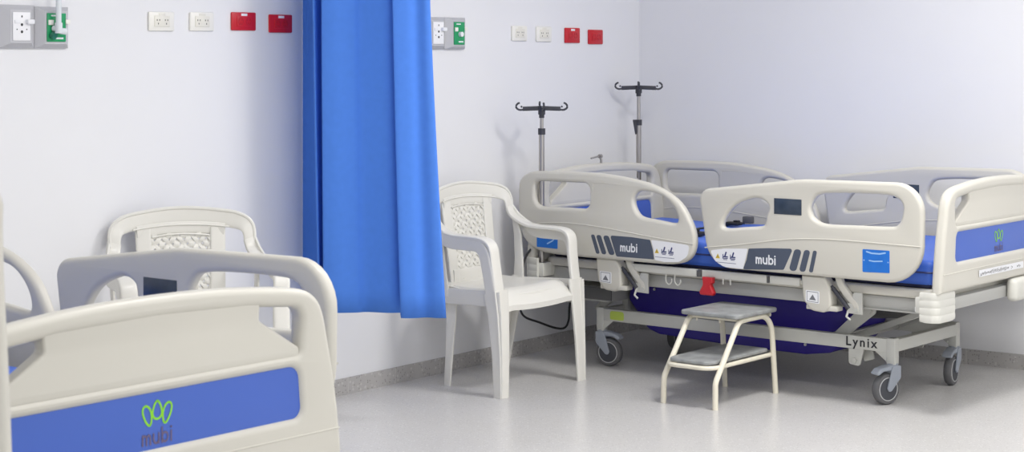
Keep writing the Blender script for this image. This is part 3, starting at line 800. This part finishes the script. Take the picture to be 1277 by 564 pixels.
# ================================================================== WALL FITTINGS (local x = out of the wall, y = along it)
def on_wall(name, label, cat, w, z, group=None):
    return thing(name, label, cat, RM(WA, w, z), -ROOM_A, group)
def outlet(label, w, z, wd, h, red, group, tagged=True):
    t = on_wall('red_outlet' if red else 'white_outlet', label, 'outlet', w, z, group)
    m = 'redp' if red else 'outlet'
    MB().box((0, -wd / 2, -h / 2), (.009, wd / 2, h / 2), .004).build('cover_plate', m, t)
    f = MB(); f.box((.0085, -wd * .30, -h * .28), (.0115, wd * .30, h * .30), .002); f.build('socket_face', 'redp' if red else 'outlet_f', t)
    hl = MB()
    for s in (-1, 1):
        c = s * wd * .16
        if red:
            pts = [(.0118, c + .0135 * math.cos(a), .0135 * math.sin(a)) for a in [2 * math.pi * k / 24 for k in range(24)]]
            hl.tube(pts, .0010, 5, closed=True)
        for dy, dz in ((-.006, .005), (.006, .005), (0, -.008)): hl.box((.0114, c + dy - .0015, dz - .003), (.0120, c + dy + .0015, dz + .003))
    hl.build('socket_holes', 'red_line' if red else 'ink', t)
    if tagged: MB().box((.0088, -.016, h * .27), (.0105, .016, h * .43), .0005).build('paper_tag', 'white_p' if red else 'outlet_f', t)
    return t
w_ = lambda a, b: ((a + b) / 2, b - a)
G1, G2 = None, None
outlet('white double socket, first from the left on the wall left of the curtain', 4.588, 1.515, .123, .070, False, 'white wall sockets')
outlet('white double socket between another white one and a red one, left of the curtain', 4.789, 1.517, .121, .070, False, 'white wall sockets')
outlet('bright red double socket with paper tag, second from the curtain on its left', 5.008, 1.521, .130, .070, True, 'red wall sockets')
outlet('darker red double socket directly left of the curtain edge', 5.211, 1.515, .128, .071, True, 'red wall sockets')
outlet('white socket nearest to the grey gas panel right of the curtain', 6.790, 1.490, .116, .070, False, 'white wall sockets')
outlet('white socket just left of the red pair above the iv poles', 6.983, 1.488, .122, .071, False, 'white wall sockets')
outlet('red socket with white tag, left of the red pair above the iv poles', 7.218, 1.484, .124, .073, True, 'red wall sockets')
outlet('red socket nearest to the room corner, without a tag', 7.417, 1.478, .124, .071, True, 'red wall sockets', False)

def gas_box(label, w, z, wd, h, plate_m, pw, ph, kind):
    t = on_wall('gas_outlet_box', label, 'gas outlet', w, z, 'grey framed service outlets')
    d = .034
    a, b, c, e = wd / 2, h / 2, pw / 2 + .007, ph / 2 + .008
    vs = [(0, -a, -b), (0, a, -b), (0, a, b), (0, -a, b), (.010, -a, -b), (.010, a, -b), (.010, a, b), (.010, -a, b), (d, -c, -e), (d, c, -e), (d, c, e), (d, -c, e)]
    fs = [(3, 2, 1, 0), (8, 9, 10, 11)]
    for lo in (0, 4):
        for k in range(4): fs.append((lo + k, lo + (k + 1) % 4, lo + 4 + (k + 1) % 4, lo + 4 + k))
    MB().add(vs, fs).build('sloped_frame', 'grey_box', t, smooth=False)
    MB().box((d - .001, -pw / 2, -ph / 2), (d + .004, pw / 2, ph / 2), .002).build('face_plate', plate_m, t)
    x = d + .004
    if kind == 'power':
        mb = MB()
        for dz in (.006, -.018): mb.cyl((x - .002, 0, dz), (x + .0008, 0, dz), .0048)
        for s in (-1, 1): mb.cyl((x - .002, s * .020, -.010), (x + .0008, s * .020, -.010), .0022)
        mb.box((x, -.002, .03), (x + .001, .002, .037)); mb.build('socket_holes', 'ink', t)
        MB().box((x - .001, pw * .22, .008), (x + .014, pw * .62, .024), .003).box((x - .001, -pw * .42, .010), (x + .003, -pw * .1, .022), .001).build('flap', 'white_p', t)
    else:
        MB().box((x - .001, -pw * .46, .008), (x + .004, -pw * .18, .026), .002).box((x - .001, pw * .46, .012), (x + .004, pw * .70, .028), .002).build('flap', 'outlet', t)
        MB().cyl((x - .002, pw * .02, -.004), (x + .014, pw * .02, -.004), .011).build('valve_ring', 'white_p', t)
        mb = MB(); mb.box((x, -pw * .3, .038), (x + .0008, pw * .1, .043)); mb.box((x, -pw * .1, -.040), (x + .0008, pw * .35, -.034)); mb.build('plate_print', 'white_p', t)
    return t
gas_box('grey framed white service socket at the top left corner of the view', 3.935, 1.489, .147, .146, 'medic_w', .072, .096, 'power')
gas_box('grey framed green oxygen outlet with a flowmeter plugged in', 4.082, 1.487, .143, .142, 'green', .080, .098, 'gas')
gas_box('grey framed white service socket half hidden by the curtain edge', 6.158, 1.4865, .146, .138, 'medic_w', .072, .096, 'power')
gas_box('grey framed green oxygen outlet without flowmeter, right of the curtain', 6.304, 1.486, .142, .139, 'green', .074, .100, 'gas')
fm_ = on_wall('oxygen_flowmeter', 'clear oxygen flowmeter plugged into the green outlet top left', 'flowmeter', 4.112, 1.487)
MB().cyl((.060, -.040, .010), (.060, -.040, .17), .0095).build('flow_tube', 'clear', fm_)
MB().cyl((.041, -.045, -.004), (.068, -.040, -.004), .011).cyl((.060, -.040, -.020), (.060, -.040, .016), .013).cyl((.060, -.032, -.012), (.066, -.012, -.014), .011).build('valve_body', 'clear', fm_)
MB().cyl((.040, -.052, -.026), (.052, -.048, -.030), .013).build('connector', 'green_d', fm_)

# ================================================================== POWER CABLE (bed mains lead hanging behind the chair)
def on_l(x, y, l):
    t = (x - CX) / F_PX; S, C = math.sin(BED_A), math.cos(BED_A)
    d = l / (C * t - S); return Vector((t * d, d, CAM_H - (y - YH) * d / F_PX))
cp = [on_l(x, y, l) for x, y, l in ((667, 306, -5.07), (657, 318, -5.085), (652, 334, -5.09), (651, 350, -5.09), (649, 366, -5.09), (648, 382, -5.09), (654, 395, -5.09), (672, 402, -5.09), (692, 409, -5.09), (704, 409, -5.09), (709, 400, -5.09), (710, 385, -5.09), (712, 368, -5.09), (716, 352, -5.09))]
cb = MB(); cb.tube(catmull(cp, 5, closed=False), .0050, 10)
tag(cb.build('power_cable', 'black'), 'black power cable looping down behind the white plastic chair', 'cable')

# ================================================================== BOARD EDGE AT THE LEFT BORDER
def at(x, y, d): return Vector(((x - CX) / F_PX * d, d, CAM_H - (y - YH) * d / F_PX))
D0 = 2.6
edge = [(-5, 246), (-3, 285), (-1.5, 340), (1, 400), (3.5, 450), (6, 505), (8, 560)]
q = [at(x, y, D0) for x, y in edge]
ex = [Vector((p.x, p.z)) for p in q]
xr = ex[-1].x
outl = [Vector((xr - .60, 1.00)), Vector((xr - .595, 1.20)), Vector((xr - .50, 1.235)), Vector((xr - .30, 1.24)), Vector((xr - .12, 1.235)), Vector((xr - .05, 1.222))] + ex + [Vector((xr + .004, .70)), Vector((xr + .006, .60))] + [Vector((xr - .02, .55)), Vector((xr - .60, .55))]
bt = thing('board_screen', 'beige rounded board whose edge enters the view at the far left', 'screen', (0, 0, 0))
MB().plate([catmull([(p.x, p.y) for p in outl], 3)], .03, .009, XZ(D0 + .02)).build('panel', 'abs', bt)
lg = MB()
for xx in (xr - .52, xr - .10): 
    l1 = MB(); l1.tube([(xx, D0 + .02, .60), (xx, D0 + .02, .03)], .014); l1.sweep([(xx, D0 - .18, .015), (xx, D0 + .22, .015)], (1, 0, 0), .035, .03); l1.build('foot', 'steel', bt)

# ================================================================== ADDED CEILING LIGHTS (out of view, placed and powered to even out the walls)
def added_ceiling_light(l, w, label, LAMP_W):
    t = thing('added_ceiling_light', label, 'added ceiling light', RM(l, w, CEIL), -ROOM_A, 'added square ceiling panels')
    fr = MB()
    for a, b in (((-.3, -.3), (.3, -.28)), ((-.3, .28), (.3, .3)), ((-.3, -.28), (-.28, .28)), ((.28, -.28), (.3, .28))): fr.box((a[0], a[1], -.02), (b[0], b[1], 0))
    fr.build('light_frame', 'alu', t, smooth=False)
    MB().box((-.28, -.28, -.014), (.28, .28, -.002)).build('diffuser', 'lamp', t, smooth=False)
    la = bpy.data.lights.new('added_panel_lamp', 'AREA'); la.shape = 'SQUARE'; la.size = .56; la.energy = LAMP_W; la.color = (1, .985, .96)
    lo = bpy.data.objects.new('added_panel_lamp', la); COL.objects.link(lo); lo.location = RM(l, w, CEIL - .03)
LAMP_W = 11
for l in (-2.7, -1.0, .7):
    for w, watt in ((1.6, 3), (3.9, 15 if l < -2 else 9), (6.0, 34 if l < -2 else 16)): added_ceiling_light(l, w, 'added square white ceiling light panel, out of view', watt)

# even world fill light, added through the sides where walls are left out
w = bpy.data.worlds.new('World'); SC.world = w; w.use_nodes = True
w.node_tree.nodes['Background'].inputs[0].default_value = (.97, .98, 1, 1)
w.node_tree.nodes['Background'].inputs[1].default_value = 1.12

# ================================================================== CAMERA
cd = bpy.data.cameras.new('Camera'); cam = bpy.data.objects.new('Camera', cd); COL.objects.link(cam)
cam.location = (0, 0, CAM_H); cam.rotation_euler = (R(90), 0, 0)
cd.sensor_width = 36; cd.sensor_fit = 'HORIZONTAL'; cd.lens = F_PX / 1277 * 36
cd.shift_x = 0; cd.shift_y = -(282 - YH) / 1277
cd.clip_start = .05
cd.dof.use_dof = True; cd.dof.focus_distance = 7.4; cd.dof.aperture_fstop = 10
SC.camera = cam
SC.view_settings.view_transform = 'Standard'; SC.view_settings.look = 'None'
SC.view_settings.gamma = 1; SC.view_settings.use_curve_mapping = False
SC.view_settings.exposure = 0.13
SC.cycles.use_denoising = True
SC.cycles.max_bounces = 8; SC.cycles.diffuse_bounces = 5
